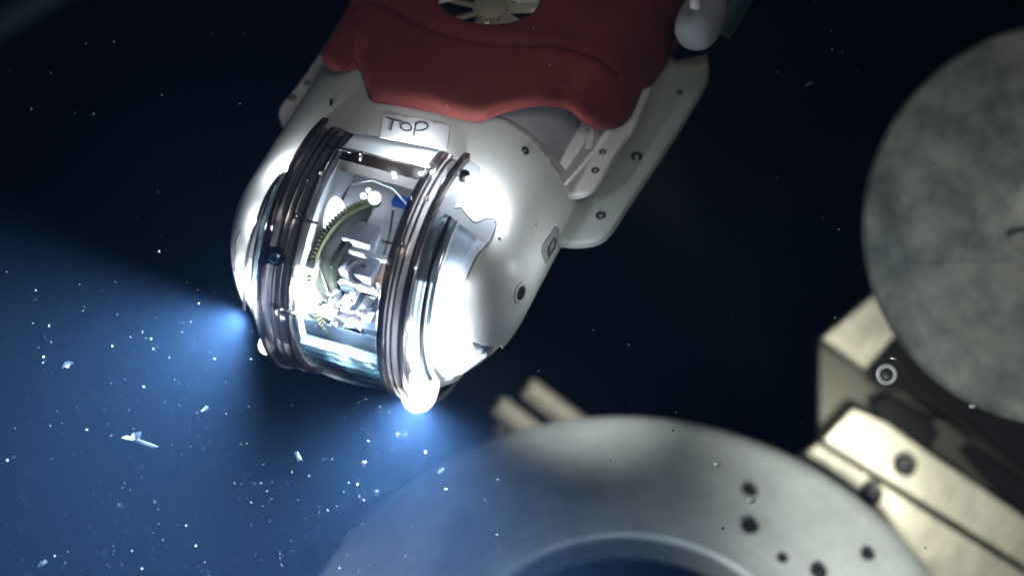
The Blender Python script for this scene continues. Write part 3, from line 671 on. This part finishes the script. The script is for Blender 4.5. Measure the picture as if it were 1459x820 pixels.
plate('dark_strip', [(1366, 640), (1380, 630), (1420, 655), (1500, 716), (1560, 770), (1500, 768), (1420, 700)], -1010, 30, 'slot', br, BO, 3)
plate('strip_gap', [(1322, 592), (1350, 600), (1390, 632), (1376, 668), (1330, 646)], -1016, 12, 'shadealu', br, BO, 3)
plate('face_plate', [(1172, 626), (1215, 580), (1262, 600), (1330, 648), (1380, 680), (1520, 776), (1520, 866), (1459, 806), (1330, 726)], -1000, 50, 'creamalu', br, BO, 4)
plate('face_plate', [(1100, 676), (1166, 630), (1330, 734), (1459, 814), (1540, 874), (1560, 990), (1420, 930), (1330, 850)], -1012, 50, 'creamalu', br, BO, 4)
for x, y, r in [(1290, 662, 18), (1243, 703, 17)]:
    p = wl(vp(x, y, -990), BO); MB().lathe([(r * 1.2, -14), (r * 1.2, 0), (r, 3), (r * .7, 2), (r * .6, -4), (0, -4)], p, VK, 24, False).build('bolt', 'bolt', br)
# disc
DO = vp(1512, 316, -430); dn = np.array([-.34, .06, .94]); dn /= np.linalg.norm(dn); dw = dn @ VB; sd = (D + 430) / D; dr_ = 290 * sd
disc = thing('metal_disc', 'big dull grey round metal disc cut by the right edge of the view', 'metal disc', DO)
MB().lathe([(0, 0), (60, 0), (70, 6), (96, 6), (104, 0), (dr_ - 70, 0), (dr_ - 62, -6), (dr_ - 9, -8), (dr_, -16), (dr_, -70), (dr_ - 60, -90), (0, -90)], (0, 0, 0), dw, 120, False).build('disc_body', 'disc', disc)
for a, rr in ((3.0, 82), (3.35, 82), (3.7, 82), (2.65, 82)):
    u = np.cross(dn, (0, 1, 0)); u /= np.linalg.norm(u); v_ = np.cross(dn, u)
    p = (-(u * math.cos(a)) - v_ * math.sin(a)) * -rr + dn * 7
    MB().lathe([(13, -4), (13, 6), (10, 9), (0, 9)], p @ VB, dw, 6, False).build('bolt', 'creamalu', disc)
plate('clamp_block', spline([(1436, 338), (1462, 328), (1500, 330), (1500, 366), (1452, 360)], 4, True), -423, 8, 'discb', disc, DO, 2)
eu = np.cross(dn, (0, 1, 0)); eu /= np.linalg.norm(eu); eu = eu if eu[0] > 0 else -eu; ev = np.cross(dn, eu); ev = ev if ev[1] > 0 else -ev
arc = [(math.cos(a) * (dr_ - 72), math.sin(a) * (dr_ - 72)) for a in np.linspace(math.pi * 1.085, math.pi * 1.93, 40)]
Vh = [(eu * x + ev * y + dn * 5) @ VB for x, y in arc] + [(eu * x + ev * y - dn * 2) @ VB for x, y in arc]; na_ = len(arc)
obj('half_plate', np.array(Vh) * K, [tuple(range(na_)), tuple(range(2 * na_ - 1, na_ - 1, -1))] + [(q_, (q_ + 1) % na_, (q_ + 1) % na_ + na_, q_ + na_) for q_ in range(na_)], 'discb', disc)
# rods
for i, (a, b, r, m, lab) in enumerate([((749, 550), (880, 648), 17, 'creamalu', 'pale round metal rod behind the ring, uppermost of three'),
                                      ((706, 575), (830, 668), 17, 'creamalu', 'pale round metal rod behind the ring, middle one of three'),
                                      ((704, 606), (800, 690), 12, 'shadealu', 'dim thin metal rod behind the ring, lowest of three')]):
    o_ = vp(*a, -1050); s2 = (D + 1050) / D; e_ = vp(*b, -1120); ax = e_ - o_; L_ = np.linalg.norm(ax); ax /= L_
    t = thing('metal_rod', lab, 'rod', o_, 'rods behind the ring'); r *= s2
    MB().lathe([(0, 0), (r * .7, 0), (r, r * .35), (r, L_)], (0, 0, 0), ax @ VB, 28, True).build('rod_body', m, t)
    MB().lathe([(r * .5, -1), (r * .5, 1), (r * .4, -1), (0, -1)], (0, 0, 0), ax @ VB, 16, False).build('rod_end', 'bolt', t)
# pipe in the far corner
o_ = vp(40, 20, -900); t = thing('pool_pipe', 'barely visible dark teal pipe crossing the top-left corner', 'pipe', o_)
MB().tube([wl(vp(-160, 130, -900), o_), wl(vp(200, -90, -900), o_)], 34, 20).build('pipe_body', 'teal', t)

# ---------------------------------------------------------------- things adrift in the water
def flake(name, px, py, k, outline, label, cat, m='flake', th=2.2):
    o_ = vp(px, py, k); n = len(outline); V = []; 
    for x, y in outline: V.append(wl(vp(px + x, py + y, k + random.uniform(-4, 4)), o_))
    c = wl(vp(px + np.mean([q[0] for q in outline]), py + np.mean([q[1] for q in outline]), k + th), o_); c2 = wl(vp(px + np.mean([q[0] for q in outline]), py + np.mean([q[1] for q in outline]), k - th), o_)
    V += [c, c2]; Fc = [(i, (i + 1) % n, n) for i in range(n)] + [((i + 1) % n, i, n + 1) for i in range(n)]
    o = obj(name, np.array(V) * K, Fc, m, None, True); o.location = Vector(W(o_)); return tag(o, label, cat)
flake('debris_flake', 200, 626, 130, [(-27, -3), (-20, -6), (-14, -3), (-10, -10), (2, -12), (-2, -6), (-6, -2), (6, 2), (16, 6), (26, 10), (18, 11), (8, 8), (-4, 4), (-14, 0)], 'largest pale torn flake, long and branched, in the blue glow', 'flake')
flake('debris_flake', 96, 519, 120, [(-8, 6), (-4, -3), (2, -5), (10, -2), (4, 0), (1, 5), (-3, 3)], 'small curled pale flake near the left edge above the branched one', 'flake')
flake('debris_flake', 424, 650, 150, [(-5, -6), (0, -8), (3, -2), (6, 5), (0, 6), (-3, 0)], 'small wedge-shaped pale flake below the front of the robot', 'flake')
flake('debris_flake', 292, 582, 140, [(-6, 3), (-1, -1), (1, -5), (5, -3), (4, 1), (0, 2), (-3, 4)], 'tiny notched pale flake up and right of the branched one', 'flake')
flake('debris_flake', 60, 802, 110, [(-8, 5), (-2, -3), (5, -6), (8, -2), (2, 3), (-4, 6)], 'faint round-edged flake in the bottom left corner', 'flake')
flake('debris_flake', 1153, 119, 60, [(-6, 3), (-2, -2), (5, -3), (6, 0), (0, 2), (-4, 5)], 'small pale flake drifting in black water right of the robot', 'flake')
def bubble(px, py, k, r, label):
    o_ = vp(px, py, k); t = thing('air_bubble', label, 'bubble', o_)
    MB().lathe([(r * .55, 0), (r * .62, r * .22), (r * .85, r * .3), (r, r * .12), (r, -r * .1), (r * .8, -r * .22), (r * .55, 0)], (0, 0, 0), VK, 28, False).build('bubble_rim', 'bubble', t)
    MB().lathe([(r * .56, -.5), (r * .45, r * .12), (0, r * .2)], (0, 0, 0), VK, 20, False).build('bubble_centre', 'bolt', t)
    return t
def halo(t, r): MB().lathe([(r * .9, -.6), (r * .95, .3), (r, .3), (r * 1.02, -.6)], (0, 0, 0), VK, 40, False).build('bubble_skin', 'glass', t)
tb_ = bubble(1263, 533, 60, 15, 'round bright-rimmed air bubble over the start of the black slot'); halo(tb_, 25)
def blob(px, py, k, r, label):
    o_ = vp(px, py, k); b = MB().lathe([(0, -r), (r * .6, -r * .75), (r, 0), (r * .7, r * .7), (0, r)], (0, 0, 0), np.array([.4, .7, .6]), 14, False)
    b.v = [v * np.array([1.3, .9, .8]) for v in b.v]; o = b.build('air_bubble', 'bubble'); o.location = Vector(W(o_)); return tag(o, label, 'bubble')
blob(1022, 661, 40, 4.5, 'tiny bright bubble above the upper bolt hole of the grey ring')
blob(1070, 712, 40, 6, 'irregular bright bubble between the two large bolt holes of the ring')
blob(1385, 578, 40, 4, 'tiny bright bubble over the black slot under the grey disc')
# uncountable specks
def octa(c, r, V, Fc):
    n = len(V); s = rng.uniform(.5, 1.25, 3) * r
    rot = np.array(Matrix.Rotation(rng.uniform(0, 6.28), 3, Vector(rng.normal(size=3)).normalized()))
    for d in ((1, 0, 0), (-1, 0, 0), (0, 1, 0), (0, -1, 0), (0, 0, 1), (0, 0, -1)): V.append(c + rot @ (np.array(d) * s))
    Fc += [(n + a, n + b, n + e) for a, b, e in ((0, 2, 4), (2, 1, 4), (1, 3, 4), (3, 0, 4), (2, 0, 5), (1, 2, 5), (3, 1, 5), (0, 3, 5))]
V = []; Fc = []
for i in range(800):
    x = rng.uniform(0, 640); y = 400 + 420 * rng.random() ** .8
    octa(vp(x, y, rng.uniform(0, 350)), rng.uniform(.25, .75), V, Fc)
for i in range(70): octa(vp(rng.uniform(0, 1459), rng.uniform(0, 820), rng.uniform(700, 1500)), rng.uniform(.6, 1.6), V, Fc)
known = [(122, 62), (162, 59), (14, 101), (44, 155), (107, 161), (133, 162), (230, 135), (225, 273), (195, 309), (155, 340), (9, 387), (118, 442), (73, 486), (62, 508), (61, 516), (160, 493), (215, 482), (205, 551), (245, 633), (334, 688), (372, 688), (380, 699), (387, 710), (265, 748), (188, 784), (92, 733), (30, 755), (709, 683), (520, 658), (521, 568), (942, 289), (896, 491), (898, 574), (845, 470), (768, 528), (1184, 44), (1186, 70), (1108, 102), (1285, 82), (1262, 198), (1030, 752), (1390, 300), (1100, 130), (760, 40), (784, 92), (802, 122), (684, 160), (744, 115), (1190, 452), (497, 687), (512, 706), (518, 712), (490, 700), (635, 696)]
for x, y in known:
    octa(vp(x, y, rng.uniform(90, 240)), rng.uniform(1.3, 2.1) * (.8 if x < 560 and y > 430 else 1.25), V, Fc)
for i in range(560):
    x = rng.uniform(0, 1459); y = rng.uniform(0, 820); lit = (x < 560 and y > 400)
    if not lit and rng.random() < .8: continue
    octa(vp(x, y, rng.uniform(60, 300)), (abs(rng.normal(0, .6)) + .4) * (1 if lit else 1.4), V, Fc)
sn = obj('drifting_specks', np.array([p @ VB for p in V]) * K, Fc, 'speck', None, False); tag(sn, 'fine pale specks drifting all through the dark water', 'specks', kind='stuff')
